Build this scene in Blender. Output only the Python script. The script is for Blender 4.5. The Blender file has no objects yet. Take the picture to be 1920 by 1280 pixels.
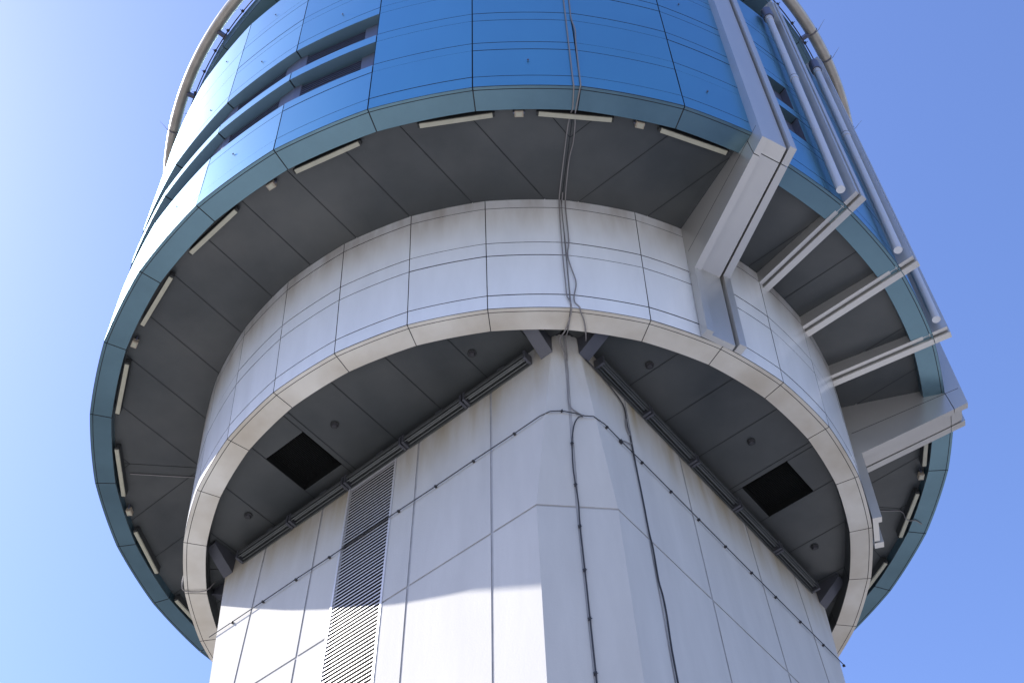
import bpy, bmesh, math, random
from mathutils import Vector, Matrix
random.seed(7)
R = math.radians
C = bpy.context.scene.collection
SC = bpy.context.scene
ZO = 1.6                       # eye height above the ground

# ------------------------------------------------------------------ camera, sky, sun, exposure
CY, YAW, PITCH, ROLL, FPX = -15.4576, -0.009068, 0.990107, -0.0386556, 2050.0
f_ = Vector((math.sin(YAW)*math.cos(PITCH), math.cos(YAW)*math.cos(PITCH), math.sin(PITCH)))
r_ = Vector((math.cos(YAW), -math.sin(YAW), 0)); u_ = r_.cross(f_)
r2 = math.cos(ROLL)*r_ + math.sin(ROLL)*u_; u2 = -math.sin(ROLL)*r_ + math.cos(ROLL)*u_
cd = bpy.data.cameras.new('camera'); cam = bpy.data.objects.new('camera', cd); C.objects.link(cam)
cd.sensor_width = 36; cd.lens = FPX/1920*36; cd.clip_start = .1; cd.clip_end = 8000
M = Matrix((r2, u2, -f_)).transposed().to_4x4(); M.translation = Vector((0, CY, ZO)); cam.matrix_world = M
SC.camera = cam

SUN_AZ, SUN_EL = -101.0, 43.0  # azimuth measured from the viewer's side of the tower
sd = Vector((math.cos(R(SUN_EL))*math.sin(R(SUN_AZ)), -math.cos(R(SUN_EL))*math.cos(R(SUN_AZ)), math.sin(R(SUN_EL))))
W = bpy.data.worlds.new('World'); SC.world = W; W.use_nodes = True
nt = W.node_tree; bg = nt.nodes['Background']
sky = nt.nodes.new('ShaderNodeTexSky'); sky.sky_type = 'NISHITA'; sky.sun_disc = False
sky.sun_elevation = R(SUN_EL); sky.sun_rotation = math.atan2(sd.x, sd.y)
sky.air_density = 1.6; sky.dust_density = 1.0; sky.ozone_density = 6.0; sky.altitude = 0
tint = nt.nodes.new('ShaderNodeMix'); tint.data_type = 'RGBA'; tint.blend_type = 'MULTIPLY'; tint.inputs[0].default_value = 1
tint.inputs[7].default_value = (.98, .935, 1.21, 1)
nt.links.new(sky.outputs[0], tint.inputs[6]); nt.links.new(tint.outputs[2], bg.inputs[0]); bg.inputs[1].default_value = 0.10
sl = bpy.data.lights.new('sun', 'SUN'); sl.energy = 4.2; sl.angle = R(.53); sl.color = (1, .935, .84)
so = bpy.data.objects.new('sun', sl); C.objects.link(so); so.rotation_euler = (-sd).to_track_quat('-Z', 'Y').to_euler()
so.location = sd*60
SC.view_settings.view_transform = 'Standard'; SC.view_settings.look = 'None'
SC.view_settings.exposure = 1.10; SC.view_settings.gamma = 1
SC.view_settings.use_curve_mapping = False
SC.cycles.caustics_reflective = False; SC.cycles.caustics_refractive = False

# ------------------------------------------------------------------ materials
def mat(name, col, rough=.5, metal=0., coat=0., crough=.08, bump=0., bscale=8., var=0., vscale=1.5, stain=None, spec=.5, bdist=.02, stretch=(1, 1, 1), tint=None):
    m = bpy.data.materials.new(name); m.use_nodes = True
    n = m.node_tree.nodes; l = m.node_tree.links; b = n['Principled BSDF']
    b.inputs['Base Color'].default_value = (*col, 1); b.inputs['Roughness'].default_value = rough
    b.inputs['Metallic'].default_value = metal; b.inputs['Coat Weight'].default_value = coat
    b.inputs['Coat Roughness'].default_value = crough; b.inputs['Specular IOR Level'].default_value = spec
    if tint: b.inputs['Specular Tint'].default_value = (*tint, 1)
    tc = n.new('ShaderNodeTexCoord'); src = tc.outputs['Object']
    out = None
    if var:
        mp = n.new('ShaderNodeMapping'); mp.inputs['Scale'].default_value = stretch; l.new(src, mp.inputs[0])
        t = n.new('ShaderNodeTexNoise'); t.inputs['Scale'].default_value = vscale; t.inputs['Detail'].default_value = 6; t.inputs['Roughness'].default_value = .62
        l.new(mp.outputs[0], t.inputs[0])
        rp = n.new('ShaderNodeMapRange'); rp.inputs['From Min'].default_value = .3; rp.inputs['From Max'].default_value = .7
        rp.inputs['To Min'].default_value = 1-var; rp.inputs['To Max'].default_value = 1+var*.5; l.new(t.outputs[0], rp.inputs[0])
        mx = n.new('ShaderNodeMix'); mx.data_type = 'RGBA'; mx.blend_type = 'MULTIPLY'; mx.inputs[0].default_value = 1
        mx.inputs[6].default_value = (*col, 1); l.new(rp.outputs[0], mx.inputs[7]); out = mx.outputs[2]
        rr = n.new('ShaderNodeMapRange'); rr.inputs['To Min'].default_value = max(rough-.06, .02); rr.inputs['To Max'].default_value = rough+.08
        l.new(t.outputs[0], rr.inputs[0]); l.new(rr.outputs[0], b.inputs['Roughness'])
    if stain:                       # dirt with a shape of its own: (colour, z from, z to, strength, noise stretch)
        sc_, z0, z1, amt, st = stain
        mp = n.new('ShaderNodeMapping'); mp.inputs['Scale'].default_value = st; l.new(src, mp.inputs[0])
        t = n.new('ShaderNodeTexNoise'); t.inputs['Scale'].default_value = 1.; t.inputs['Detail'].default_value = 5; l.new(mp.outputs[0], t.inputs[0])
        sx = n.new('ShaderNodeSeparateXYZ'); l.new(src, sx.inputs[0])
        g = n.new('ShaderNodeMapRange'); g.inputs['From Min'].default_value = z0; g.inputs['From Max'].default_value = z1; l.new(sx.outputs[2], g.inputs[0])
        nr = n.new('ShaderNodeMapRange'); nr.inputs['From Min'].default_value = .38; nr.inputs['From Max'].default_value = .72; l.new(t.outputs[0], nr.inputs[0])
        mu = n.new('ShaderNodeMath'); mu.operation = 'MULTIPLY'; l.new(g.outputs[0], mu.inputs[0]); l.new(nr.outputs[0], mu.inputs[1])
        m2 = n.new('ShaderNodeMath'); m2.operation = 'MULTIPLY'; m2.inputs[1].default_value = amt; m2.use_clamp = True; l.new(mu.outputs[0], m2.inputs[0])
        mx = n.new('ShaderNodeMix'); mx.data_type = 'RGBA'; l.new(m2.outputs[0], mx.inputs[0])
        if out: l.new(out, mx.inputs[6])
        else: mx.inputs[6].default_value = (*col, 1)
        mx.inputs[7].default_value = (*sc_, 1); out = mx.outputs[2]
    if out: l.new(out, b.inputs['Base Color'])
    if bump:
        t = n.new('ShaderNodeTexNoise'); t.inputs['Scale'].default_value = bscale; t.inputs['Detail'].default_value = 4; l.new(src, t.inputs[0])
        bp = n.new('ShaderNodeBump'); bp.inputs['Strength'].default_value = bump; bp.inputs['Distance'].default_value = bdist
        l.new(t.outputs[0], bp.inputs['Height']); l.new(bp.outputs[0], b.inputs['Normal'])
    return m

BLUE = mat('blue_metallic_cladding', (.11, .38, .46), .32, .86, 1.0, crough=.48, tint=(.45, .7, 1.0), bump=.10, bscale=.8, var=.06, vscale=.7, bdist=.05, stretch=(1, 1, .4))
BLUE_SHADED = mat('blue_cladding_shaded', (.13, .225, .28), .34, .8, .1, crough=.2, var=.12, vscale=1.0)  # same paint as the blue wall, with the undersides' duller light put into its colour
WHITE = mat('white_cladding', (.86, .88, .89), .3, .0, .5, crough=.15, var=.06, vscale=1.4, stretch=(2, 2, .3),
            stain=((.40, .35, .28), 16.7+ZO, 17.9+ZO, .8, (2.6, 2.6, .45)))
CREAM = mat('off_white_ring_cladding', (.72, .70, .64), .42, .0, .1, var=.08, vscale=1.3, stain=((.42, .36, .27), 0, 1, .75, (.75, .75, .75)))
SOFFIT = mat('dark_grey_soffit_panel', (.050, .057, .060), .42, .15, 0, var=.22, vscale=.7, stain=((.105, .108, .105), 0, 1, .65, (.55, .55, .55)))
DARK = mat('dark_joint_backing', (.03, .032, .036), .8)
JOINT = mat('grey_sealant_joint', (.41, .41, .415), .85, var=.15, vscale=4)
CONC = mat('white_painted_concrete', (.555, .552, .535), .85, 0, 0, bump=.16, bscale=30, var=.08, vscale=1.3, bdist=.014, stretch=(1.5, 1.5, .3),
           stain=((.36, .30, .19), 13.5+ZO, 14.9+ZO, 1.25, (3.0, 3.0, .45)))
FIN = mat('silver_grey_fin_cladding', (.56, .555, .535), .34, .55, .1, var=.05, vscale=.8)
FINLOW = FIN
PIPE = mat('pale_grey_pipe', (.62, .65, .70), .35, .1, .1)
SILVER = mat('weathered_silver_tube', (.60, .56, .49), .42, .5, 0, var=.2, vscale=2.2, stretch=(1, 1, 1))
LAMPW = mat('cream_lamp_diffuser', (.42, .41, .32), .4, var=.12, vscale=5)
LAMPD = mat('dark_lamp_body', (.045, .047, .047), .75, spec=.2)
TROUGH = mat('grey_lamp_trough', (.13, .14, .14), .4, .5, var=.15, vscale=3)
BEIGE = mat('beige_plastic', (.36, .31, .24), .5)
BLACK = mat('black_cable', (.035, .035, .04), .6)
GREYC = mat('grey_cable', (.24, .23, .23), .6)
VENT = mat('black_vent_mesh', (.011, .012, .012), .9, spec=.15)
LOUV = mat('silver_louvre_blade', (.62, .63, .66), .4, .2)
GLASS = mat('dark_glazing', (.03, .05, .06), .06, .0, 0, spec=.8)
STEEL = mat('dark_blue_grey_steel', (.14, .15, .21), .45, .4)
GABLE = mat('dark_grey_bracket_sheet', (.10, .105, .125), .4, .3, var=.1, vscale=3)

# ------------------------------------------------------------------ helpers
def pol(az, r, z, t=0.):
    a = R(az); return Vector((r*math.sin(a)+t*math.cos(a), -r*math.cos(a)+t*math.sin(a), z+ZO))
def obj(name, bm, mats, parent=None, smooth=None, **props):
    me = bpy.data.meshes.new(name); bmesh.ops.recalc_face_normals(bm, faces=bm.faces)
    if smooth is not None:
        for f in bm.faces: f.smooth = True
    bm.to_mesh(me); bm.free()
    for m in (mats if isinstance(mats, (list, tuple)) else [mats]): me.materials.append(m)
    if smooth is not None: me.set_sharp_from_angle(angle=R(smooth))
    o = bpy.data.objects.new(name, me); C.objects.link(o)
    if parent: o.parent = parent; o.matrix_parent_inverse = parent.matrix_world.inverted()
    for k, v in props.items(): o[k] = v
    return o
def thing(name, label, cat, loc=(0, 0, 0), group=None):
    o = bpy.data.objects.new(name, None); o.empty_display_size = .3; C.objects.link(o); o.location = loc
    o.matrix_world = Matrix.Translation(Vector(loc))
    o['label'] = label; o['category'] = cat
    if group: o['group'] = group
    return o
def tag(o, label, cat, group=None):
    o['label'] = label; o['category'] = cat
    if group: o['group'] = group
    return o
def quad(bm, pts, mi=0):
    f = bm.faces.new([bm.verts.new(p) for p in pts]); f.material_index = mi; return f
def hexa(bm, A, B, mi=0):
    """solid between two matching point loops"""
    a = [bm.verts.new(p) for p in A]; b = [bm.verts.new(p) for p in B]; n = len(a)
    fs = [bm.faces.new(a[::-1]), bm.faces.new(b)] + [bm.faces.new((a[i], a[(i+1) % n], b[(i+1) % n], b[i])) for i in range(n)]
    for f in fs: f.material_index = mi
def box(bm, o, ax, ay, az_, lo, hi, mi=0):
    P = lambda x, y, z: o+ax*x+ay*y+az_*z
    A = [P(lo[0], lo[1], lo[2]), P(hi[0], lo[1], lo[2]), P(hi[0], hi[1], lo[2]), P(lo[0], hi[1], lo[2])]
    B = [P(lo[0], lo[1], hi[2]), P(hi[0], lo[1], hi[2]), P(hi[0], hi[1], hi[2]), P(lo[0], hi[1], hi[2])]
    hexa(bm, A, B, mi)
ZV = Vector((0, 0, 1))
def frame(az):
    a = R(az); return Vector((math.sin(a), -math.cos(a), 0)), Vector((math.cos(a), math.sin(a), 0))   # radial, tangential
def smooth_path(pts, k=3):
    out = []; n = len(pts)
    for i in range(n-1):
        p0, p1, p2, p3 = pts[max(i-1, 0)], pts[i], pts[i+1], pts[min(i+2, n-1)]
        for j in range(k):
            t = j/k
            out.append(.5*((2*p1)+(p2-p0)*t+(2*p0-5*p1+4*p2-p3)*t*t+(3*p1-p0-3*p2+p3)*t**3))
    out.append(pts[-1]); return out
def tube(bm, pts, r, n=7, closed=False, cap=True):
    rings = []; N = len(pts); up = None
    for i, p in enumerate(pts):
        a = pts[(i-1) % N] if (closed or i) else p; b = pts[(i+1) % N] if (closed or i < N-1) else p
        d = (b-a).normalized()
        if up is None: up = d.orthogonal().normalized()
        up = (up-d*up.dot(d)).normalized(); s = d.cross(up)
        rr = r(i) if callable(r) else r
        rings.append([bm.verts.new(p+(up*math.cos(6.28319*k/n)+s*math.sin(6.28319*k/n))*rr) for k in range(n)])
    for i in range(N if closed else N-1):
        A, B = rings[i], rings[(i+1) % N]
        off = 0
        if closed and i == N-1:
            off = min(range(n), key=lambda o: sum((A[k].co-B[(k+o) % n].co).length for k in range(n)))
        for k in range(n): bm.faces.new((A[k], A[(k+1) % n], B[(k+1+off) % n], B[(k+off) % n]))
    if cap and not closed: bm.faces.new(rings[0][::-1]); bm.faces.new(rings[-1])
NP, STEP = 31, 360/31.
FLAT = .38                                                      # panels are flatter than the circle: a faint kink at each seam
def rflat(r, az, a0, a1):
    mid, h = (a0+a1)/2, (a1-a0)/2
    chord = r*math.cos(R(h))/math.cos(R(az-mid)); return r*(1-FLAT)+chord*FLAT
def panels(bm, a0, a1, v0, v1, fn, gap_a, gap_v, depth, nseg=8, jit=0., A0=None, A1=None):
    """one cladding panel over azimuth a0..a1 and profile v0..v1, with folded edges; fn(v)->(r,z), depth = inward offset (dr,dz)"""
    A0 = a0 if A0 is None else A0; A1 = a1 if A1 is None else A1
    rm = fn((v0+v1)/2)[0]; ga = math.degrees(gap_a/2/rm); b0, b1 = a0+ga, a1-ga; w0, w1 = v0+gap_v/2, v1-gap_v/2
    j0, j1 = random.uniform(-jit, jit), random.uniform(-jit, jit)
    F, Bk = [], []
    for v, j in ((w0, j0), (w1, j1)):
        rw, rb = [], []
        for k in range(nseg+1):
            az = b0+(b1-b0)*k/nseg; r, z = fn(v); rr = rflat(r, az, A0, A1)+j
            rw.append(bm.verts.new(pol(az, rr, z))); rb.append(bm.verts.new(pol(az, rr+depth[0], z+depth[1])))
        F.append(rw); Bk.append(rb)
    for k in range(nseg):
        bm.faces.new((F[0][k], F[0][k+1], F[1][k+1], F[1][k]))
        bm.faces.new((F[0][k], Bk[0][k], Bk[0][k+1], F[0][k+1])).material_index = 1; bm.faces.new((F[1][k], F[1][k+1], Bk[1][k+1], Bk[1][k])).material_index = 1
    bm.faces.new((F[0][0], F[1][0], Bk[1][0], Bk[0][0])).material_index = 1; bm.faces.new((F[0][-1], Bk[0][-1], Bk[1][-1], F[1][-1])).material_index = 1
def revolve(bm, prof, a0=0, a1=360, n=124):
    full = abs(a1-a0-360) < 1e-6
    rows = [[bm.verts.new(pol(a0+(a1-a0)*k/n, r, z)) for k in range(n if full else n+1)] for r, z in prof]
    for i in range(len(prof)-1):
        m = n
        for k in range(m):
            k2 = (k+1) % n if full else k+1
            bm.faces.new((rows[i][k], rows[i][k2], rows[i+1][k2], rows[i+1][k]))

# ------------------------------------------------------------------ dimensions read off the photograph
AL = 0.650154
HL = Vector((-math.sin(AL), -math.cos(AL), 0)); HR = Vector((math.cos(AL), -math.sin(AL), 0))     # outward normals of the two seen faces
SIDES = [(HL, Vector((-math.cos(AL), math.sin(AL), 0))), (HR, Vector((math.sin(AL), math.cos(AL), 0)))]
SIDES += [(-HL, -SIDES[0][1]), (-HR, -SIDES[1][1])]
A = 4.17
ZL, RL, RI, ZLS = 14.674, 6.471, 6.05, 15.0          # lower ring, its radii, lower soffit
ZU, RU, RUI, ZUS = 17.68, 9.0, 8.568, 17.88          # upper ring, its radii, upper soffit
lowr = lambda z: RL+.0983*(z-ZL)
upr = lambda z: RU+.0862*(z-ZU)
BAY = .17                                             # the wall between the fins stands back this far
SEAM_L, SEAM_U = -3.95, -3.55
BAYS = (3, 4, 5, 6)
VENTU = (.61, 1.53); VENTV = (4.48, 5.43)

# ------------------------------------------------------------------ ground
bm = bmesh.new(); bmesh.ops.create_circle(bm, cap_ends=True, segments=96, radius=3000)
obj('ground', bm, mat('grey_asphalt', (.125, .12, .115), .95, var=.3, vscale=.2, bump=.5, bscale=6), kind='structure')
bm = bmesh.new(); bmesh.ops.create_circle(bm, cap_ends=True, segments=96, radius=28, matrix=Matrix.Translation((9, -9, .004)))
obj('bounce_pavement', bm, mat('pale_bounce_paving', (.46, .45, .425), .9, var=.2, vscale=.5, bump=.2, bscale=3), kind='structure')  # unseen paving, sized and set off centre to bounce light onto the right face

tower = thing('control_tower', 'white concrete tower with a white collar drum and a wide blue metal drum on top', 'tower')

# ------------------------------------------------------------------ shaft
def uedge(z): return 3.37 if z <= 11.31 else 3.37+.53*(z-11.31)/3.69
ROWS = [(-ZO, 3.3), (3.3, 7.3), (7.3, 11.29), (11.29, 15.06)]
bm = bmesh.new()
def cell(bm, P, inner, keep, mi=0):
    """panel quad P (4 points ccw) with chosen folded edges going to inner offset"""
    a = [bm.verts.new(p) for p in P]; f = bm.faces.new(a); f.material_index = mi
    for i in range(4):
        if keep[i]:
            p, q = P[i], P[(i+1) % 4]
            quad(bm, [p, q, q+inner, p+inner], 1)
G = .046; DEP = .012
LOUVRE = (-.47, .68)
def face_panels(h, t, seams, louvre):
    us = [None]+seams+[None]
    for (z0, z1) in ROWS:
        zt = z1 if z1 > 15 else z1-G*.42; zb = z0 if z0 < 0 else z0+G*.42
        for i in range(len(us)-1):
            def ue(z, left):
                if left: return -uedge(z) if us[i] is None else us[i]+G/2
                return uedge(z) if us[i+1] is None else us[i+1]-G/2
            segs = [(ue, None)]
            lo = [ue(zb, True), ue(zt, True)]; hi = [ue(zb, False), ue(zt, False)]
            parts = [(lo, hi, us[i] is not None, us[i+1] is not None)]
            if louvre and lo[0] < LOUVRE[0] < hi[0]:
                parts = [(lo, [LOUVRE[0]]*2, us[i] is not None, True), ([LOUVRE[1]]*2, hi, True, us[i+1] is not None)]
                if zt > 14.66:
                    P = [h*A+t*LOUVRE[0]+ZV*(14.66+ZO), h*A+t*LOUVRE[1]+ZV*(14.66+ZO), h*A+t*LOUVRE[1]+ZV*(zt+ZO), h*A+t*LOUVRE[0]+ZV*(zt+ZO)]
                    cell(bm, P, -h*.2, (1, 0, 0, 0))
            for (l, r, kl, kr) in parts:
                P = [h*A+t*l[0]+ZV*(zb+ZO), h*A+t*r[0]+ZV*(zb+ZO), h*A+t*r[1]+ZV*(zt+ZO), h*A+t*l[1]+ZV*(zt+ZO)]
                dp = .2 if louvre and (r[0] == LOUVRE[0] or l[0] == LOUVRE[1]) else DEP
                cell(bm, P, -h*DEP, (1, kr, 1, kl))
        # sealant at the back of the grooves
        us2 = [(-uedge(z0), -uedge(z1)), (uedge(z0), uedge(z1))]
        cuts = [(us2[0], us2[1])] if not louvre else [(us2[0], (LOUVRE[0], LOUVRE[0])), ((LOUVRE[1], LOUVRE[1]), us2[1])]
        for l, r in cuts:
            quad(bm, [h*(A-DEP)+t*l[0]+ZV*(z0+ZO), h*(A-DEP)+t*r[0]+ZV*(z0+ZO), h*(A-DEP)+t*r[1]+ZV*(z1+ZO), h*(A-DEP)+t*l[1]+ZV*(z1+ZO)], 1)
face_panels(*SIDES[0], [-2.57, -.98, 1.31, 2.76], True)
face_panels(*SIDES[1], [-2.63, -1.04, 1.06, 2.735], False)
face_panels(*SIDES[2], [-2.6, -1.04, 1.04, 2.73], False)
face_panels(*SIDES[3], [-2.6, -1.04, 1.04, 2.73], False)
# chamfered corners with a groove down the middle
for i in range(4):
    h0, t0 = SIDES[i]; h1, t1 = SIDES[(i+1) % 4]
    # corner between side i (its -t end for 0/1) : choose the end nearer the other side's normal
    s0 = 1 if t0.dot(h1) > 0 else -1; s1 = 1 if t1.dot(h0) > 0 else -1
    dn = (h0+h1).normalized()
    for (z0, z1) in ROWS:
        zt = z1 if z1 > 15 else z1-G*.42; zb = z0 if z0 < 0 else z0+G*.42
        Lp = [h0*A+t0*s0*uedge(z)+ZV*(z+ZO) for z in (zb, zt)]; Rp = [h1*A+t1*s1*uedge(z)+ZV*(z+ZO) for z in (zb, zt)]
        for (a, b, ka, kb) in ((0, .5, 0, 1), (.5, 1, 1, 0)):
            def pt(k, s, fold):
                w = (Rp[k]-Lp[k]); q = Lp[k]+w*s
                if fold: q = q+w.normalized()*(G*.5 if s == a else -G*.5)
                return q
            P = [pt(0, a, ka), pt(0, b, kb), pt(1, b, kb), pt(1, a, ka)]
            cell(bm, P, -dn*DEP, (1, kb, 1, ka))
        LB = [h0*A+t0*s0*uedge(z)+ZV*(z+ZO)-dn*DEP for z in (z0, z1)]; RB = [h1*A+t1*s1*uedge(z)+ZV*(z+ZO)-dn*DEP for z in (z0, z1)]
        quad(bm, [LB[0], RB[0], RB[1], LB[1]], 1)
shaft = obj('shaft', bm, [CONC, JOINT], tower)
# louvre strip
h, t = SIDES[0]
bm = bmesh.new()
for s in (LOUVRE[0]+.002, LOUVRE[1]-.042):
    box(bm, Vector(), t, h, ZV, (s, A-.18, 3+ZO), (s+.04, A+.012, 14.655+ZO))
box(bm, Vector(), t, h, ZV, (LOUVRE[0]+.042, A-.18, 14.615+ZO), (LOUVRE[1]-.042, A+.010, 14.655+ZO))
lv = obj('louvre', bm, LOUV, tower)
bm = bmesh.new()
z = 3.1
while z < 14.56:
    P = [(A+.004, z), (A+.004, z+.020), (A-.002, z+.021), (A-.003, z+.001)]
    hexa(bm, [t*(LOUVRE[0]+.044)+h*v+ZV*(w+ZO) for v, w in P], [t*(LOUVRE[1]-.044)+h*v+ZV*(w+ZO) for v, w in P]); z += .0755
obj('louvre_blades', bm, LOUV, lv)
bm = bmesh.new()
box(bm, Vector(), t, h, ZV, (LOUVRE[0]+.0405, A-.15, 3.0+ZO), (LOUVRE[1]-.0425, A-.040, 14.614+ZO))
obj('duct_back', bm, VENT, lv)

# corner brackets between shaft and lower ring
bm0 = []
for h, t in SIDES:
    for s in (-1, 1):
        bm = bmesh.new()
        P = [(A+.003, 14.57), (4.70, 14.93), (4.70, ZLS-.002), (A+.003, ZLS-.002)]; hexa(bm, [t*(s*3.755-.115)+h*v+ZV*(w+ZO) for v, w in P], [t*(s*3.755+.115)+h*v+ZV*(w+ZO) for v, w in P])
        obj('bracket', bm, GABLE, tower)

# ------------------------------------------------------------------ lower white drum
bm = bmesh.new()
LZ = [ZL, 15.02, 16.13, 16.51, 17.61, 17.94]
for i in range(NP):
    a0 = SEAM_L+STEP*i
    for z0, z1 in zip(LZ, LZ[1:]):
        panels(bm, a0, a0+STEP, z0, z1, lambda z: (lowr(z), z), .015, .020, (-.03, 0), jit=.0025)
low = obj('collar_drum', bm, [WHITE, DARK], tower, smooth=30)
bm = bmesh.new(); revolve(bm, [(lowr(ZL)-.035, ZL+.012), (lowr(17.95)-.035, 17.95)]); obj('drum_backing', bm, DARK, low, smooth=30)
bm = bmesh.new()
for i in range(NP):
    a0 = SEAM_L+STEP*i
    for r0, r1 in ((RI, RL-.072), (RL-.072, RL)):
        panels(bm, a0, a0+STEP, r0, r1, lambda r: (r, ZL-.001), .014, .012, (0, .012))
obj('underside_ring', bm, [CREAM, DARK], low, smooth=30)
bm = bmesh.new(); revolve(bm, [(RL-.02, ZL+.013), (RI+.01, ZL+.013), (RI+.01, ZLS+.05)]); obj('ring_backing', bm, [DARK], low, smooth=30)
bm = bmesh.new()
for i in range(NP):
    a0 = SEAM_L+STEP*i
    panels(bm, a0, a0+STEP, ZL, ZLS+.03, lambda z: (RI, z), .016, .012, (.008, 0))
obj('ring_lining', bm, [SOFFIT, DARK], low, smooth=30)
# soffit made of straight strips laid square to each shaft face, mitred on the diagonals
def soffit(bm, z, cuts, vin, rout, gap=.016, holes=(), n=7, extra=()):
    for (h, t) in SIDES:
        for u0, u1 in zip(cuts, cuts[1:]):
            g0, g1 = (0 if u0 in extra else gap/2), (0 if u1 in extra else gap/2)
            a, b = u0+g0, u1-g1
            us = [a+(b-a)*k/n for k in range(n+1)]
            if abs(u0) > 5 or abs(u1) > 5: us = [a+(b-a)*k/30 for k in range(31)]
            lo = lambda u: max(abs(u)+gap*.7, vin(u)); hi = lambda u: math.sqrt(max(rout*rout-u*u, 0))
            rng = [(lo, hi)]
            for (hu0, hu1, v0, v1, side) in holes:
                if abs(u0-hu0) < 1e-6 and (h, t) in side: rng = [(lo, lambda u: v0), (lambda u: v1, hi)]
            for l_, h_ in rng:
                for k in range(len(us)-1):
                    p, q = us[k], us[k+1]
                    if h_(p) <= l_(p) or h_(q) <= l_(q): continue
                    P = [h*l_(p)+t*p, h*l_(q)+t*q, h*max(h_(q), l_(q)+1e-4)+t*q, h*max(h_(p), l_(p)+1e-4)+t*p]
                    quad(bm, [x+ZV*(z+ZO) for x in P])
                    quad(bm, [P[0]+ZV*(z+ZO), P[1]+ZV*(z+ZO), P[1]+ZV*(z+.012+ZO), P[0]+ZV*(z+.012+ZO)])
bm = bmesh.new()
cl = [-4.27, -3.57, -2.55, -1.53, -.5, .5, .61, 1.53, 2.55, 3.57, 4.27]
soffit(bm, ZLS, cl, lambda u: A-.01, RI+.01, holes=[(.61, 1.53, VENTV[0], VENTV[1], SIDES)], extra=())
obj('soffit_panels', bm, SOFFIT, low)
bm = bmesh.new()
cb_ = [-4.27, -2.5, -.5, VENTU[0]-.004, VENTU[1]+.004, 3.0, 4.27]
soffit(bm, ZLS+.02, cb_, lambda u: A-.05, RI+.012, gap=0, holes=[(VENTU[0]-.004, VENTU[1]+.004, VENTV[0]-.004, VENTV[1]+.004, SIDES)])
obj('soffit_backing', bm, DARK, low)

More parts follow.
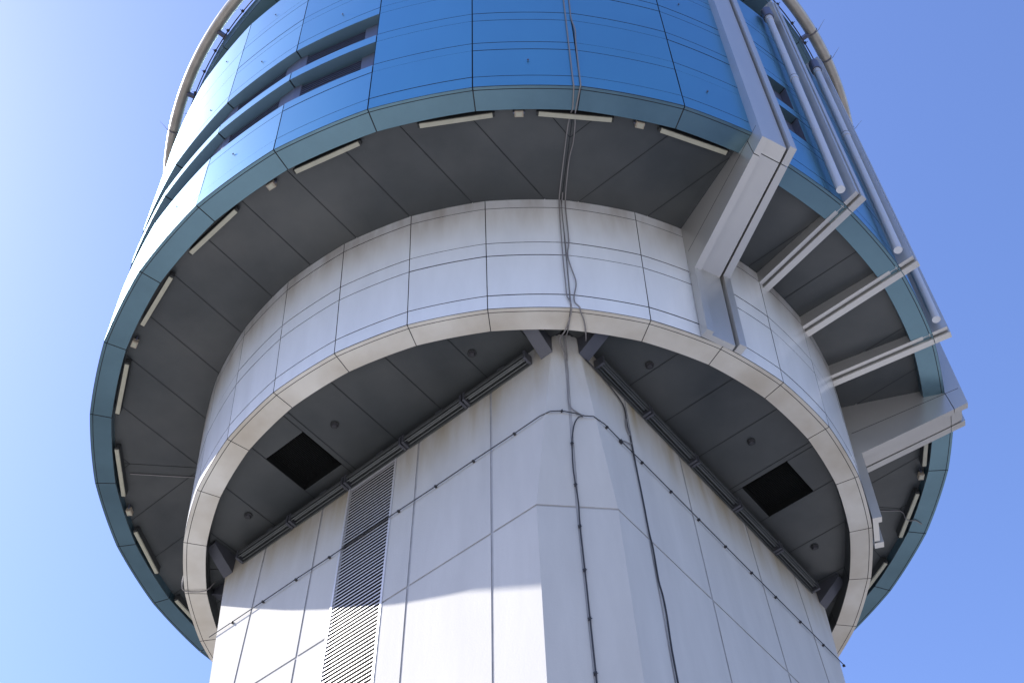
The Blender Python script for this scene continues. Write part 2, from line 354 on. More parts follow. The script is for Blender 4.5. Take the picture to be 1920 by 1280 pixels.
# ------------------------------------------------------------------ upper blue drum
UZ = [17.68, 18.07, 19.16, 19.48, 20.52, 20.87, 21.93, 22.27, 23.36, 23.67, 24.76, 25.07, 26.36]
RECESS = ((19.48, 20.52), (20.87, 21.93))
def spans(i):
    """sub-bays of panel column i: (az0, az1, set back, recessed)"""
    a0 = SEAM_U+STEP*i; a1 = a0+STEP
    if i % NP in BAYS: return [(a0, a0+8.25, BAY, True), (a0+8.25, a1, BAY, False)]
    j = i if i <= 15 else i-NP
    return [(a0, a1, 0, j <= -2)]
bm = bmesh.new(); bb = bmesh.new(); openings = []
for i in range(NP):
    A0 = SEAM_U+STEP*i; A1 = A0+STEP
    for (a0, a1, back, rec) in spans(i):
        gp = .022 if (a1-a0) > 10 else .004
        fn = lambda z: (upr(z)-back, z)
        for z0, z1 in zip(UZ, UZ[1:]):
            if rec and (z0, z1) in RECESS: continue
            panels(bm, a0, a1, z0, z1, fn, gp, .020, (-.03, 0), jit=.003, A0=A0, A1=A1)
        # recess linings: underside of the lip above, sill below, flat back
        if rec:
            ca, cb = a0+.08, a1-.08
            for z0, z1 in RECESS:
                D = .17; rb = bmesh.new(); lb = bmesh.new(); openings.append((rb, lb))
                ro, ri = upr(z1)-back, upr(z1)-back-D
                N = 6; azs = [ca+(cb-ca)*k/N for k in range(N+1)]
                for za, flip in ((z1+.006, 0), (z0-.006, 1)):
                    r_o = upr(za)-back-.002
                    for k in range(N):
                        quad(rb, [pol(azs[k], rflat(r_o, azs[k], A0, A1), za), pol(azs[k+1], rflat(r_o, azs[k+1], A0, A1), za), pol(azs[k+1], r_o-D-.12, za), pol(azs[k], r_o-D-.12, za)]) if flip else quad(rb, [pol(azs[k], rflat(r_o, azs[k], A0, A1), za), pol(azs[k+1], rflat(r_o, azs[k+1], A0, A1), za), pol(azs[k+1], r_o-D-.12, za), pol(azs[k], r_o-D-.12, za)], 2)
                for az in ([a1-.02] if i == NP-2 or (i == -2) else [a0+.3, a1-.02] if back else []):
                    ri0 = upr(z0)-back-D-.12; quad(rb, [pol(az, upr(z0)-back-.006, z0), pol(az, upr(z1)-back-.006, z1), pol(az, ri0, z1), pol(az, ri0, z0)])
                # flat (chord) back wall
                rb0, rb1 = upr(z0)-back-D, upr(z1)-back-D
                p0, p1 = pol(a0, rb0, z0), pol(a1, rb0, z0); q0, q1 = pol(a0, rb1, z1), pol(a1, rb1, z1)
                L = lambda s, w: (p0.lerp(p1, s)).lerp(q0.lerp(q1, s), w)
                nrm = (p1-p0).cross(q0-p0).normalized()
                if nrm.dot(frame((a0+a1)/2)[0]) < 0: nrm = -nrm
                s0, s1 = .085, .80
                for a, b in ((0, s0), (s1, 1)): quad(rb, [L(a, 0), L(b, 0), L(b, 1), L(a, 1)])
                inn = -nrm*.1
                quad(rb, [L(s0, 0)+inn, L(s1, 0)+inn, L(s1, 1)+inn, L(s0, 1)+inn], 1)
                for s in (s0, s1): quad(rb, [L(s, 0), L(s, 0)+inn, L(s, 1)+inn, L(s, 1)], 0)
                w = .05
                while w < .97:
                    hexa(lb, [L(s0, w)-nrm*.005, L(s0, w+.025)-nrm*.005, L(s0, w+.085)-nrm*.06, L(s0, w+.06)-nrm*.06],
                         [L(s1, w)-nrm*.005, L(s1, w+.025)-nrm*.005, L(s1, w+.085)-nrm*.06, L(s1, w+.06)-nrm*.06]); w += .085
        # backing, left open over the recesses
        zz = [17.69, 26.3] if not rec else None
        for z0, z1 in ([(17.69, 26.35)] if not rec else [(17.69, 19.47), (20.53, 20.86), (21.94, 26.35)]):
            r0, r1 = upr(z0)-back-.036, upr(z1)-back-.036
            for k in range(6):
                p, q_ = a0+(a1-a0)*k/6, a0+(a1-a0)*(k+1)/6
                quad(bb, [pol(p, rflat(r0, p, A0, A1), z0), pol(q_, rflat(r0, q_, A0, A1), z0), pol(q_, rflat(r1, q_, A0, A1), z1), pol(p, rflat(r1, p, A0, A1), z1)])
upd = obj('blue_drum', bm, [BLUE, DARK], tower, smooth=30)
obj('wall_backing', bb, DARK, upd); 
for rb, lb in openings: obj('recess_lining', rb, [STEEL, VENT, BLUE_SHADED], upd); obj('louvre_slats', lb, STEEL, upd)
# rim under the blue drum
bm = bmesh.new()
for i in range(NP):
    a0 = SEAM_U+STEP*i; back = BAY if i in BAYS else 0
    for r0, r1 in ((RUI-back, RU-.06-back), (RU-.06-back, RU-back)):
        panels(bm, a0, a0+STEP, r0, r1, lambda r: (r, ZU-.001), .02, .014, (0, .012))
obj('underside_rim', bm, [BLUE_SHADED, DARK], upd, smooth=30)
bm = bmesh.new()
for i in range(NP):
    a0 = SEAM_U+STEP*i; back = BAY if i in BAYS else 0
    for rr, zz in (((RUI-back+.01, ZU+.013), (RU-back-.03, ZU+.013)),):
        for k in range(6):
            p, q_ = a0+STEP*k/6, a0+STEP*(k+1)/6
            quad(bm, [pol(p, rr[0], rr[1]), pol(q_, rr[0], rr[1]), pol(q_, zz[0]-.03, zz[1]), pol(p, zz[0]-.03, zz[1])])
obj('rim_backing', bm, DARK, upd)
bm = bmesh.new()
for i in range(NP):
    a0 = SEAM_U+STEP*i; back = BAY if i in BAYS else 0
    panels(bm, a0, a0+STEP, ZU, ZUS+.03, lambda z: (RUI-back, z), .016, .012, (.008, 0))
obj('rim_lining', bm, [BLUE_SHADED, DARK], upd, smooth=30)
bm = bmesh.new()
cu = [-7.0+0*k for k in ()] + [-6.69, -5.65] + [.12+1.043*(k-.5) for k in range(-4, 6)] + [5.86, 6.9]
soffit(bm, ZUS, cu, lambda u: math.sqrt(max(6.74**2-u*u, 0)), RUI+.012, n=9)
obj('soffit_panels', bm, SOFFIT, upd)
bm = bmesh.new(); revolve(bm, [(6.6, ZUS+.02), (8.62, ZUS+.02)]); obj('soffit_backing', bm, DARK, upd)
# small bolt caps on the blue panels
for az, z in ((-33.63, 18.69), (2.6, 18.66), (23.29, 18.66), (-43.71, 18.69), (-32.98, 22.73), (-32.77, 25.37), (-42.64, 25.29), (-42.74, 22.65), (22.91, 22.77), (-20.5, 22.72), (-20.5, 25.3)):
    bm = bmesh.new(); rd, tg = frame(az); p = pol(az, upr(z)-.012, z)
    tube(bm, [p, p+rd*.026], .012, 8); tube(bm, [p+rd*.012, p+rd*.018], .022, 8)
    obj('bolt', bm, STEEL, upd)
# top storey: set-back glazing under the roof edge, roof slab
bm = bmesh.new(); revolve(bm, [(9.54, 26.32), (9.0, 26.33), (9.0, 28.97)]); obj('set_back_glazing', bm, GLASS, upd, smooth=30)
bm = bmesh.new()
for i in range(NP):
    a0 = SEAM_U+STEP*i
    panels(bm, a0, a0+STEP, 8.9, 9.78, lambda r: (r, 28.95), .02, .012, (0, .012))
    panels(bm, a0, a0+STEP, 28.955, 29.2, lambda z: (9.78+.1*(z-28.95)/.25, z), .02, .006, (-.02, 0))
roof = obj('roof_edge', bm, [BLUE_SHADED, DARK], tower, smooth=30)
bm = bmesh.new(); revolve(bm, [(8.8, 28.975), (9.74, 28.975), (9.84, 29.2), (5.0, 29.6), (.01, 29.7)]); obj('roof_slab', bm, DARK, roof, smooth=30)
bm = bmesh.new(); revolve(bm, [(7.6, 29.3), (7.6, 33.2), (7.4, 33.4), (.01, 33.6)]); obj('roof_sun_blocker', bm, BLUE_SHADED, roof, smooth=30)  # unseen drum, added to keep the sun off the right side of the tube ring
# silver tube ring on brackets
NB = 240
bm = bmesh.new(); tube(bm, [pol(360*k/NB, 10.21, 29.45) for k in range(NB)], .155, 14, closed=True)
ring = obj('roof_ring', bm, SILVER, tower, smooth=60)
for k in range(31):
    az = -49.24-STEP*k; rd, tg = frame(az); bm = bmesh.new()
    box(bm, ZV*ZO, tg, rd, ZV, (-.045, 9.75, 29.26), (.045, 10.12, 29.40))
    box(bm, ZV*ZO, tg, rd, ZV, (-.07, 9.80, 29.22), (.07, 9.90, 29.36))
    obj('ring_bracket', bm, STEEL, ring)

# ------------------------------------------------------------------ vertical fins
def slab(bm, prof, az, t0, t1):
    hexa(bm, [pol(az, r, z, t0) for r, z in prof], [pol(az, r, z, t1) for r, z in prof])
fo = lambda z: 9.135+.083*(z-17.5)
TOPZ = 27.45
def fin_upper(rin, zt_, zi_, ins=0., seam=None):
    o = lambda z: fo(z)-ins
    return [(o(TOPZ), TOPZ), (o(zt_), zt_+0.), (8.82, zi_+(zt_-zi_)*(8.82-6.77)/(9.12-6.77)), (8.82, ZU+.4), (upr(ZU+.4)-BAY-.06, ZU+.4), (upr(TOPZ-1.2)-BAY-.06, TOPZ-1.2), (upr(TOPZ-1.2)-.15, TOPZ)]
def fin_inner(zt_, zi_):
    zz = lambda r: zi_+(zt_-zi_)*(r-6.77)/(9.12-6.77)
    return [(8.805, ZUS+.03), (8.805, zz(8.805)), (lowr(zi_)+.11, zz(lowr(zi_)+.11)), (lowr(zi_)-.02, zz(lowr(zi_)-.02)), (lowr(17.9)-.02, ZUS+.03)]
# the leg stops at the drum seam above the ring
def fin_leg(zi_, ins=0.):
    zt = zi_-.012+.02
    return [(lowr(zt)+.15-ins, zt), (lowr(ZL)+.17-ins, ZL-.03), (lowr(ZL)-.0+.004, ZL-.03), (lowr(zt)-.01, zt)]
def thick_fin(az, label):
    o = bpy.data.objects.new('thick_fin', None); C.objects.link(o); o.parent = tower; o['label'] = label
    slabs = (((-.385, -.255), 17.25, 16.40, 0.), ((-.255, .205), 17.46, 16.60, .065), ((.248, .385), 17.47, 16.60, 0.))
    for nm, (tt, zt_, zi_, ins) in zip(('flange', 'web', 'flange'), slabs):
        bm = bmesh.new()
        if nm == 'web': tt = (-.2545, .205)
        slab(bm, fin_upper(0, zt_, zi_, ins), az, *tt); slab(bm, fin_inner(zt_, zi_), az, *tt)
        slab(bm, fin_leg(zi_-.01, ins), az, *tt)
        obj(nm, bm, FIN, o)
    bm = bmesh.new()           # joint between the two side sheets
    slab(bm, [(9.1, 17.74), (9.1, 17.752), (6.76, 17.032), (6.76, 17.02)], az, -.3866, -.384)
    obj('side_joint', bm, DARK, o)
    bm = bmesh.new()           # dark filler seen in the slot
    slab(bm, [(fo(TOPZ)-.2, TOPZ-.02), (fo(17.9)-.2, 17.9), (6.9, 16.85), (6.7, 16.85), (6.75, 17.88), (8.8, 17.9), (9.3, TOPZ-.02)], az, .2055, .2475)
    obj('slot_filler', bm, DARK, o)
def thin_fin(az, label):
    o = bpy.data.objects.new('thin_fin', None); C.objects.link(o); o.parent = tower; o['label'] = label
    for nm, tt, dz, ins in (('web', (-.115, -.03), .06, .025), ('flange', (-.005, .125), 0, 0)):
        bm = bmesh.new()
        slab(bm, fin_upper(0, 17.65+dz, 17.5+dz, ins), az, *tt); slab(bm, fin_inner(17.65+dz, 17.5+dz), az, *tt)
        obj(nm, bm, FIN, o)
    bm = bmesh.new()
    slab(bm, [(fo(TOPZ)-.1, TOPZ-.02), (fo(17.8)-.1, 17.8), (6.9, 17.65), (6.75, 17.85), (8.8, 17.9), (9.3, TOPZ-.02)], az, -.0298, -.0052)
    obj('slot_filler', bm, DARK, o)
thick_fin(30.5, 'thick grey fin nearest the viewer'); thick_fin(78.5, 'thick grey fin farthest to the right')
for az, lb_ in ((43.35, 'thin grey fin beside the longest pipe'), (55.0, 'middle thin grey fin'), (66.65, 'thin grey fin beside the short visible pipe')): thin_fin(az, lb_)

# ------------------------------------------------------------------ downpipes
for (a0, a1, zt_, lb_) in ((40.95, 40.95, 25.95, 'pale grey downpipe beside the first thin fin, next to the thick fin'),
                       (52.3, 52.3, 26.05, 'pale grey downpipe beside the middle thin fin'),
                       (64.1, 64.1, 26.05, 'pale grey downpipe half hidden behind the last thin fin')):
    o = thing('downpipe', lb_, 'pipe', pol(a0, 9.0, 17.68), 'downpipes between the fins')
    pr = lambda z: upr(z)-BAY+.15
    bm = bmesh.new(); tube(bm, [pol(a0, pr(17.66), 17.66), pol(a0, pr(zt_), zt_)], .082, 16); obj('pipe', bm, PIPE, o, smooth=40)
    bm = bmesh.new(); tube(bm, [pol(a0, pr(zt_-.03), zt_-.03), pol(a0, pr(zt_+.42), zt_+.42)], .125, 16); obj('collar', bm, STEEL, o, smooth=40)
    bm = bmesh.new(); tube(bm, [pol(a0, pr(zt_-.2), zt_-.2), pol(a0, pr(zt_-.02), zt_-.02)], .094, 16); obj('socket', bm, PIPE, o, smooth=40)
    for zc in (22.35,):
        bm = bmesh.new(); tube(bm, [pol(a0, pr(zc), zc), pol(a0, pr(zc+.12), zc+.12)], .093, 16); obj('coupling', bm, PIPE, o, smooth=40)
        bm = bmesh.new(); tube(bm, [pol(a0, pr(zc+.12), zc+.12), pol(a0, pr(zc+.145), zc+.145)], .09, 16); obj('seal', bm, DARK, o, smooth=40)
    for zc in (18.6, 19.9, 21.2, 23.6, 24.8):
        bm = bmesh.new(); rd, tg = frame(a0); tube(bm, [pol(a0, pr(zc), zc), pol(a0, pr(zc+.018), zc+.018)], .086, 16)
        p = pol(a0, upr(zc)-BAY-.02, zc); obj('pipe_clip', bm, PIPE, o)

# ------------------------------------------------------------------ strip lights under the blue rim
def strip_light(az, label):
    rd, tg = frame(az); o = thing('strip_light', label, 'lamp', pol(az, 8.45, 17.7), 'strip lights under the blue rim')
    B = ZV*ZO
    bm = bmesh.new(); box(bm, B, tg, rd, ZV, (-.63, 8.40, 17.715), (.63, 8.495, 17.875)); obj('housing', bm, LAMPD, o)
    bm = bmesh.new(); box(bm, B, tg, rd, ZV, (-.63, 8.408, 17.683), (.63, 8.487, 17.7145)); obj('diffuser', bm, LAMPW, o)
    for s in (-1, 1):
        bm = bmesh.new(); box(bm, B, tg, rd, ZV, (s*.65-.02, 8.412, 17.70), (s*.65+.02, 8.483, 17.80)); obj('end_cap', bm, LAMPD, o)
for az, lb_ in ((7.92, 'cream strip light under the blue rim, crossed by the hanging cables'),
               (-5.94, 'first strip light left of the hanging cables under the blue rim'),
               (-21.95, 'second strip light left of the hanging cables under the blue rim'),
               (-39.7, 'third strip light left of the hanging cables under the blue rim'),
               (-52.8, 'fourth strip light left of the hanging cables under the blue rim'),
               (-68.15, 'fifth strip light left of the hanging cables, upright along the left rim'),
               (-83.0, 'sixth strip light left of the hanging cables, at the widest left rim'),
               (-98.5, 'seventh strip light left of the hanging cables, slanting down right'),
               (-113.2, 'strip light at lower left, half hidden by the pale lower ring'),
               (22.4, 'cream strip light ending against the first thick fin'),
               (84.2, 'short piece of strip light right below the last thick fin'),
               (98.0, 'strip light on the right rim with a thin cable crossing it'),
               (112.0, 'strip light at lower right, cut off by the pale lower ring')): strip_light(az, lb_)
def flood(az, label):
    rd, tg = frame(az); o = thing('floodlight', label, 'floodlight', pol(az, 8.47, 17.7), 'small floodlights under the blue rim')
    B = ZV*ZO
    bm = bmesh.new(); box(bm, B, tg, rd, ZV, (-.075, 8.41, 17.70), (.075, 8.52, 17.80)); obj('lamp_body', bm, BEIGE, o)
    bm = bmesh.new(); box(bm, B, tg, rd, ZV, (-.05, 8.425, 17.69), (.05, 8.505, 17.6995)); obj('lens', bm, LAMPW, o)
    bm = bmesh.new(); box(bm, B, tg, rd, ZV, (-.1, 8.45, 17.76), (-.076, 8.48, 17.875)); box(bm, B, tg, rd, ZV, (.076, 8.45, 17.76), (.1, 8.48, 17.875)); obj('yoke', bm, STEEL, o)
    bm = bmesh.new(); p = pol(az, 8.47, 17.80); tube(bm, [p, p+ZV*.075], .03, 8); obj('stem', bm, LAMPD, o)
for az, lb_ in ((1.39, 'small beige floodlight just left of the strip light the cables cross'),
               (15.61, 'small beige floodlight between the cables and the first thick fin'),
               (-29.86, 'small floodlight between the second and third strip lights left of the cables'),
               (-60.48, 'small floodlight above the upright strip light on the left rim'),
               (-90.55, 'small floodlight on the lower left rim between two slanted strip lights'),
               (90.61, 'small floodlight on the right rim below the last thick fin')): flood(az, lb_)

# ------------------------------------------------------------------ trough lights along the top of the shaft
ORD = ('nearest the front corner', 'second from the front corner', 'third from the front corner', 'fourth from the front corner', 'farthest from the front corner')
for (h, t), side in ((SIDES[0], 'louvred left'), (SIDES[1], 'plain right')):
    for k in range(5):
        u0 = -3.43+1.372*k; u1 = u0+1.30
        o = thing('trough_light', f'dark trough light atop the {side} shaft face, {ORD[k]}', 'lamp', h*A+t*(u0+u1)/2+ZV*(14.7+ZO), 'trough lights around the top of the shaft')
        B = ZV*ZO
        prof = [(A+.02, 14.80), (A+.16, 14.80), (A+.185, 14.76), (A+.185, 14.70), (A+.165, 14.70), (A+.16, 14.745), (A+.13, 14.775), (A+.05, 14.775), (A+.03, 14.745), (A+.03, 14.60), (A+.012, 14.60), (A+.012, 14.79)]
        bm = bmesh.new(); hexa(bm, [t*u0+h*v+ZV*(w+ZO) for v, w in prof], [t*u1+h*v+ZV*(w+ZO) for v, w in prof]); obj('reflector', bm, TROUGH, o)
        bm = bmesh.new(); tube(bm, [t*(u0+.05)+h*(A+.1)+ZV*(14.70+ZO), t*(u1-.05)+h*(A+.1)+ZV*(14.70+ZO)], .03, 10); obj('lamp_tube', bm, TROUGH, o, smooth=40)
        bm = bmesh.new()
        for v in (.05, .15): tube(bm, [t*(u0+.005)+h*(A+v)+ZV*(14.665+ZO), t*(u1-.005)+h*(A+v)+ZV*(14.665+ZO)], .012, 6)
        obj('guard_rail', bm, TROUGH, o)
        for s in (u0, u1):
            bm = bmesh.new(); box(bm, B, t, h, ZV, (s-.022, A+.005, 14.615), (s+.022, A+.19, 14.815)); obj('end_plate', bm, GABLE, o)
        bm = bmesh.new(); box(bm, B, t, h, ZV, (u1+.022, A+.004, 14.64), (u1+.05, A+.1, 14.76)); obj('link_plate', bm, GABLE, o)
        bm = bmesh.new(); box(bm, B, t, h, ZV, (u0+.45, A+.03, 14.80), (u0+.6, A+.15, 14.87)); obj('junction_box', bm, GABLE, o)

# ------------------------------------------------------------------ ceiling vents and downlights in the lower soffit
for (h, t), lb_ in ((SIDES[0], 'black square ceiling vent in the dark soffit above the louvred face'), (SIDES[1], 'black square ceiling vent in the dark soffit above the right face')):
    c = h*(sum(VENTV)/2)+t*(sum(VENTU)/2)
    o = thing('ceiling_vent', lb_, 'vent', c+ZV*(ZLS+ZO), 'square vents in the lower soffit')
    B = ZV*ZO; U0, U1, V0, V1 = VENTU[0]+.008, VENTU[1]-.008, VENTV[0], VENTV[1]
    bm = bmesh.new(); H = .55
    for P in ([(U0, V0), (U1, V0)], [(U1, V0), (U1, V1)], [(U1, V1), (U0, V1)], [(U0, V1), (U0, V0)]):
        quad(bm, [t*P[0][0]+h*P[0][1]+ZV*(ZLS-.001+ZO), t*P[1][0]+h*P[1][1]+ZV*(ZLS-.001+ZO), t*P[1][0]+h*P[1][1]+ZV*(ZLS+H+ZO), t*P[0][0]+h*P[0][1]+ZV*(ZLS+H+ZO)])
    quad(bm, [t*U0+h*V0+ZV*(ZLS+H+ZO), t*U1+h*V0+ZV*(ZLS+H+ZO), t*U1+h*V1+ZV*(ZLS+H+ZO), t*U0+h*V1+ZV*(ZLS+H+ZO)])
    obj('duct', bm, VENT, o)
    bm = bmesh.new(); k = U0+.02
    while k < U1-.01: box(bm, B, t, h, ZV, (k, V0+.005, ZLS+.16), (k+.012, V1-.005, ZLS+.185)); k += .036
    k = V0+.02
    while k < V1-.01: box(bm, B, t, h, ZV, (U0+.004, k, ZLS+.186), (U1-.004, k+.006, ZLS+.194)); k += .06
    obj('grille', bm, VENT, o)
for (h, t), side in ((SIDES[0], 'left'), (SIDES[1], 'right')):
    for (u, v), w in (((-2.68, 4.78), 'near the front corner of the'), ((.08 if side == 'left' else -.19, 5.19), 'in the middle of the'), ((2.73, 4.73), 'near the far end of the')):
        o = thing('downlight', f'small black downlight {w} {side} lower soffit', 'downlight', h*v+t*u+ZV*(ZLS+ZO), 'downlights in the lower soffit')
        p = h*v+t*u+ZV*(ZLS+ZO)
        bm = bmesh.new(); tube(bm, [p-ZV*.002, p-ZV*.025], .075, 16); obj('rim', bm, LAMPD, o, smooth=40)
        bm = bmesh.new(); tube(bm, [p-ZV*.0255, p-ZV*.06], lambda i: (.06, .04)[i], 16); obj('lens', bm, BLACK, o, smooth=40)

# ------------------------------------------------------------------ lightning conductors and cables
def knot(o, p, nrm, d, m=BLACK, s=.72):
    bm = bmesh.new(); side = nrm.cross(d).normalized()
    box(bm, p, d, nrm, side, (-.022*s, -.03, -.022*s), (.022*s, .014, .022*s)); tube(bm, [p-side*.04*s, p+side*.04*s], .008*s, 6); obj('clip', bm, m, o)
# strap round the shaft at 13.1 m
o = thing('lightning_conductor', 'black lightning strap with clips running level round the shaft faces', 'conductor', HL*A+ZV*(13.1+ZO))
zs = 13.1; CE = uedge(zs)
cor = lambda s: (HL*A-SIDES[0][1]*CE)*(1-s)+(HR*A-SIDES[1][1]*CE)*s+(HL+HR).normalized()*.035+ZV*(zs+ZO)
pts = [HL*(A+.035)+SIDES[0][1]*u+ZV*(zs+ZO+.006*math.sin(5*u)) for u in (3.78, 3.21, 2.45, 1.66, .88, .1, -.66, -1.45, -2.23, -3.05, -3.55)]
pts += [cor(.1)+ZV*.06, cor(.33)+ZV*.09, cor(.6)+ZV*.05, cor(.78), cor(.95)]
pts += [HR*(A+.035)+SIDES[1][1]*u+ZV*(zs+ZO+.006*math.sin(7*u)) for u in (-3.45, -3.38, -3.0, -2.47, -1.69, -.91, -.13, .66, 1.42, 2.22, 3.0, 3.75)]
bm = bmesh.new(); tube(bm, pts, .0085, 6); obj('strap', bm, BLACK, o, smooth=60)
for u in (3.21, 2.45, 1.66, .88, .1, -.66, -1.45, -2.23, -3.05): knot(o, HL*(A+.035)+SIDES[0][1]*u+ZV*(zs+ZO), HL, SIDES[0][1])
for u in (-3.38, -2.47, -1.69, -.91, -.13, .66, 1.42, 2.22, 3.0, 3.71): knot(o, HR*(A+.035)+SIDES[1][1]*u+ZV*(zs+ZO), HR, SIDES[1][1])
knot(o, cor(.33)+ZV*.09, (HL+HR).normalized(), Vector((HL.y*-1, HL.x, 0))); knot(o, HR*(A+.035)-SIDES[1][1]*3.02+ZV*(zs+ZO), HR, SIDES[1][1], s=1.2)
# down the chamfered corner
DN = (HL+HR).normalized(); TC = Vector((-DN.y, DN.x, 0))
def chp(a, z, off=.03):
    d = 5.331 if z <= 11.31 else 5.331+.375*(z-11.31)/3.69
    return DN*(d+off)+TC*a+ZV*(z+ZO)
o = thing('down_conductor', 'black clipped cable running down the groove of the chamfered corner', 'cable', chp(0, 10))
path = [chp(*p) for p in ((.19, 13.09), (.12, 13.07), (.05, 12.93), (.01, 12.72), (-.012, 12.51), (-.025, 12.03), (-.007, 11.69), (.015, 11.32), (0, 10.89), (.003, 10.08), (.003, 9.26), (.002, 8.43), (0, 7), (.01, 5), (0, 2))]
bm = bmesh.new(); tube(bm, smooth_path(path), .010, 6); obj('cable_run', bm, BLACK, o, smooth=60)
for z_, a_ in ((12.51, -.012), (11.69, -.007), (10.89, 0), (10.08, .003), (9.26, .003), (8.43, .002)): knot(o, chp(a_, z_), DN, ZV)
# cables hanging from the blue drum down to the shaft
def wallp(az, z, off=.03): return pol(az, upr(z)+off, z)
def lowp(az, z, off=.03): return pol(az, lowr(z)+off, z)
S1 = [wallp(7.5, 26.36)]+[wallp(a, z) for a, z in ((7.41, 21.46), (7.37, 20.47), (7.32, 19.48), (7.28, 18.63), (7.25, 17.91))]+[pol(7.24, 9.035, 17.66), pol(7.31, 8.95, 17.645), pol(7.45, 8.63, 17.645), pol(7.4, 8.5, 17.75), pol(7.35, 8.3, 17.855), pol(7.29, 8.11, 17.855), pol(7.28, 7.58, 17.855), pol(7.29, 7.13, 17.855), pol(7.32, 6.84, 17.85)]
S1 += [lowp(a, z) for a, z in ((7.23, 17.5), (7.15, 16.58), (7.14, 15.76), (7.19, 15.29), (7.21, 14.95), (7.48, 14.84), (7.73, 14.70))]+[pol(7.76, 6.38, 14.645), pol(7.56, 6.2, 14.645), pol(7.2, 6.03, 14.65), chp(-.10, 14.78, .12), chp(-.04, 14.55, .06), chp(-.007, 14.39), chp(.012, 14.09), chp(-.007, 13.67), chp(-.02, 13.43), chp(.013, 13.27), chp(.115, 13.16), chp(.19, 13.10)]
S2 = [wallp(8.3, 26.36)]+[wallp(a, z) for a, z in ((8.06, 21.48), (8.0, 20.58), (8.28, 20.0), (8.16, 19.51), (8.08, 18.65), (8.03, 17.93))]+[pol(8.0, 9.035, 17.66), pol(7.96, 8.95, 17.645), pol(7.83, 8.6, 17.645), pol(7.95, 8.45, 17.78), pol(8.15, 8.25, 17.855), pol(8.24, 7.92, 17.855), pol(8.04, 7.65, 17.855), pol(8.08, 7.24, 17.855), pol(8.26, 6.83, 17.85)]
S2 += [lowp(a, z) for a, z in ((8.18, 17.44), (8.22, 16.54), (7.85, 16.11), (8.17, 15.75), (8.65, 15.41), (8.63, 15.21), (8.25, 14.96), (8.26, 14.78), (8.89, 14.66))]+[pol(9.08, 6.43, 14.645), pol(9.85, 6.26, 14.645), pol(10.4, 6.06, 14.645), pol(10.9, 5.85, 14.75), pol(11.0, 5.72, 14.88), pol(10.78, 5.6, 14.93), pol(10.2, 5.5, 14.99)]
S3 = [pol(7.75, 6.95, 17.86), lowp(7.7, 17.75), lowp(7.59, 17.43), lowp(7.69, 16.53), lowp(7.67, 15.79), lowp(7.68, 15.1), lowp(7.68, 14.72), pol(7.73, 6.41, 14.645), pol(7.71, 6.24, 14.645), pol(7.72, 6.04, 14.66), chp(.0, 14.8, .12), chp(.02, 14.5, .05), chp(.012, 14.39)]
for S, lb_, rr in ((S1, 'left of the twin grey cables hanging down drum and collar', .012), (S2, 'right of the twin grey cables hanging down, looping away at the pale ring', .012), (S3, 'short middle grey cable on the white collar between the two long cables', .009)):
    bm = bmesh.new(); tube(bm, smooth_path(S), rr, 6); ob = obj('hanging_cable', bm, GREYC, None, smooth=60); tag(ob, lb_, 'cable', 'cables hanging down the drums')
# thick cable down the joint of the right face
pr = lambda u, z, off=.025: HR*(A+off)+SIDES[1][1]*u+ZV*(z+ZO)
path = [pr(*p) for p in ((-3.72, 14.55), (-3.34, 14.54), (-3.05, 14.48), (-2.79, 14.36), (-2.72, 14.2), (-2.73, 13.79), (-2.70, 13.5), (-2.70, 13.19), (-2.69, 12.95), (-2.66, 12.1), (-2.65, 11.4), (-2.62, 11.1), (-2.63, 10.49), (-2.59, 10.26), (-2.58, 9.9), (-2.61, 9.39), (-2.61, 8.94), (-2.60, 7), (-2.62, 3))]
bm = bmesh.new(); tube(bm, smooth_path(path), .0125, 6); tag(obj('wall_cable', bm, BLACK, None, smooth=60), 'thick black cable down the first joint of the right shaft face', 'cable')
path = [pr(*p) for p in ((-2.74, 13.95), (-2.76, 13.7), (-2.69, 13.49), (-2.72, 13.33), (-2.81, 13.27), (-2.93, 13.2), (-3.0, 13.12))]
bm = bmesh.new(); tube(bm, smooth_path(path), .010, 6); tag(obj('cable_loop', bm, GREYC, None, smooth=60), 'thin grey cable loop hanging beside the right face joint', 'cable')
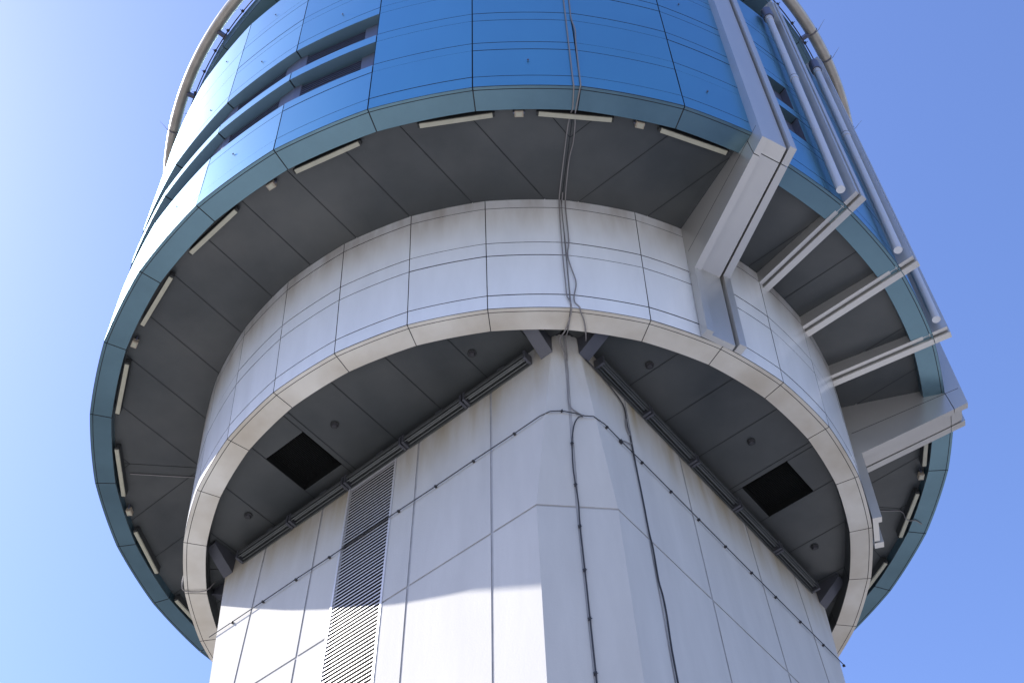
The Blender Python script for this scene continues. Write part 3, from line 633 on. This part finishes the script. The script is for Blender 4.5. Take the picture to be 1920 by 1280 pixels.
# thin cables elsewhere
path = [lowp(-83.2, 14.95, .02), pol(-83.5, 6.5, 14.67), pol(-84.5, 6.43, 14.65), pol(-84.3, 6.07, 14.65), pol(-84.5, 5.95, 14.9)]
bm = bmesh.new(); tube(bm, smooth_path(path), .011, 6); tag(obj('ring_cable', bm, GREYC, None, smooth=60), 'thin grey cable wrapped under the pale ring at lower left', 'cable')
path = [pol(98.4, 6.9, 17.86), pol(98.38, 7.84, 17.86), pol(98.13, 8.32, 17.855), pol(98.6, 8.40, 17.70), pol(98.7, 8.5, 17.66), pol(98.6, 8.62, 17.655), pol(99.2, 8.78, 17.655)]
bm = bmesh.new(); tube(bm, smooth_path(path), .011, 6); tag(obj('rim_cable', bm, GREYC, None, smooth=60), 'thin grey cable crossing the right soffit and its strip light', 'cable')
path = [pol(-84.05, 8.3, 17.86), pol(-84.14, 7.87, 17.862), pol(-84.25, 7.47, 17.86), pol(-84.4, 6.85, 17.86)]
bm = bmesh.new(); tube(bm, smooth_path(path), .011, 6); tag(obj('soffit_cable', bm, GREYC, None, smooth=60), 'thin grey cable running inward across the left dark soffit', 'cable')
# roof-edge strap with studs
o = thing('roof_conductor', 'thin dark lightning strap with small studs along the roof edge', 'conductor', pol(0, 9.9, 29.25))
bm = bmesh.new(); tube(bm, [pol(360*k/180, 9.91, 29.27) for k in range(180)], .016, 6, closed=True); obj('strap', bm, BLACK, o, smooth=60)
for k in range(90):
    az = -180+4.0*k; rd, tg = frame(az); bm = bmesh.new(); p = pol(az, 9.91, 29.27)
    box(bm, p, tg, rd, ZV, (-.03, -.03, -.03), (.03, .045, .02)); tube(bm, [p+rd*.03-ZV*.01, p+rd*.09-ZV*.02], .008, 5); obj('stud', bm, BLACK, o)
for az, z_, lb_ in ((60.74, 29.5, 'short thin rod on the silver ring above the middle thin fin'), (55.65, 29.5, 'short thin rod on the silver ring nearest the top right edge'), (-67.91, 29.5, 'short thin rod sticking out from the silver ring at left'), (73.5, 29.5, 'short thin rod where the silver ring meets the far fins')):
    rd, tg = frame(az); o = thing('air_terminal', lb_, 'lightning rod', pol(az, 10.37, z_), 'lightning rods on the silver ring')
    bm = bmesh.new(); p = pol(az, 10.0, 29.34); tube(bm, [p, pol(az, 10.21, 29.27), pol(az, 10.40, 29.36), pol(az, 10.5, 29.50), pol(az, 10.68, 29.72)], lambda i: (.010, .010, .008, .006, .003)[i], 6); obj('rod', bm, GREYC, o)
    bm = bmesh.new(); tube(bm, [pol(az-.12, 10.21, 29.45)+(rd*math.cos(R(a))+ZV*math.sin(R(a)))*.161 for a in range(0, 360, 24)], .012, 5, closed=True); obj('clamp', bm, STEEL, o)
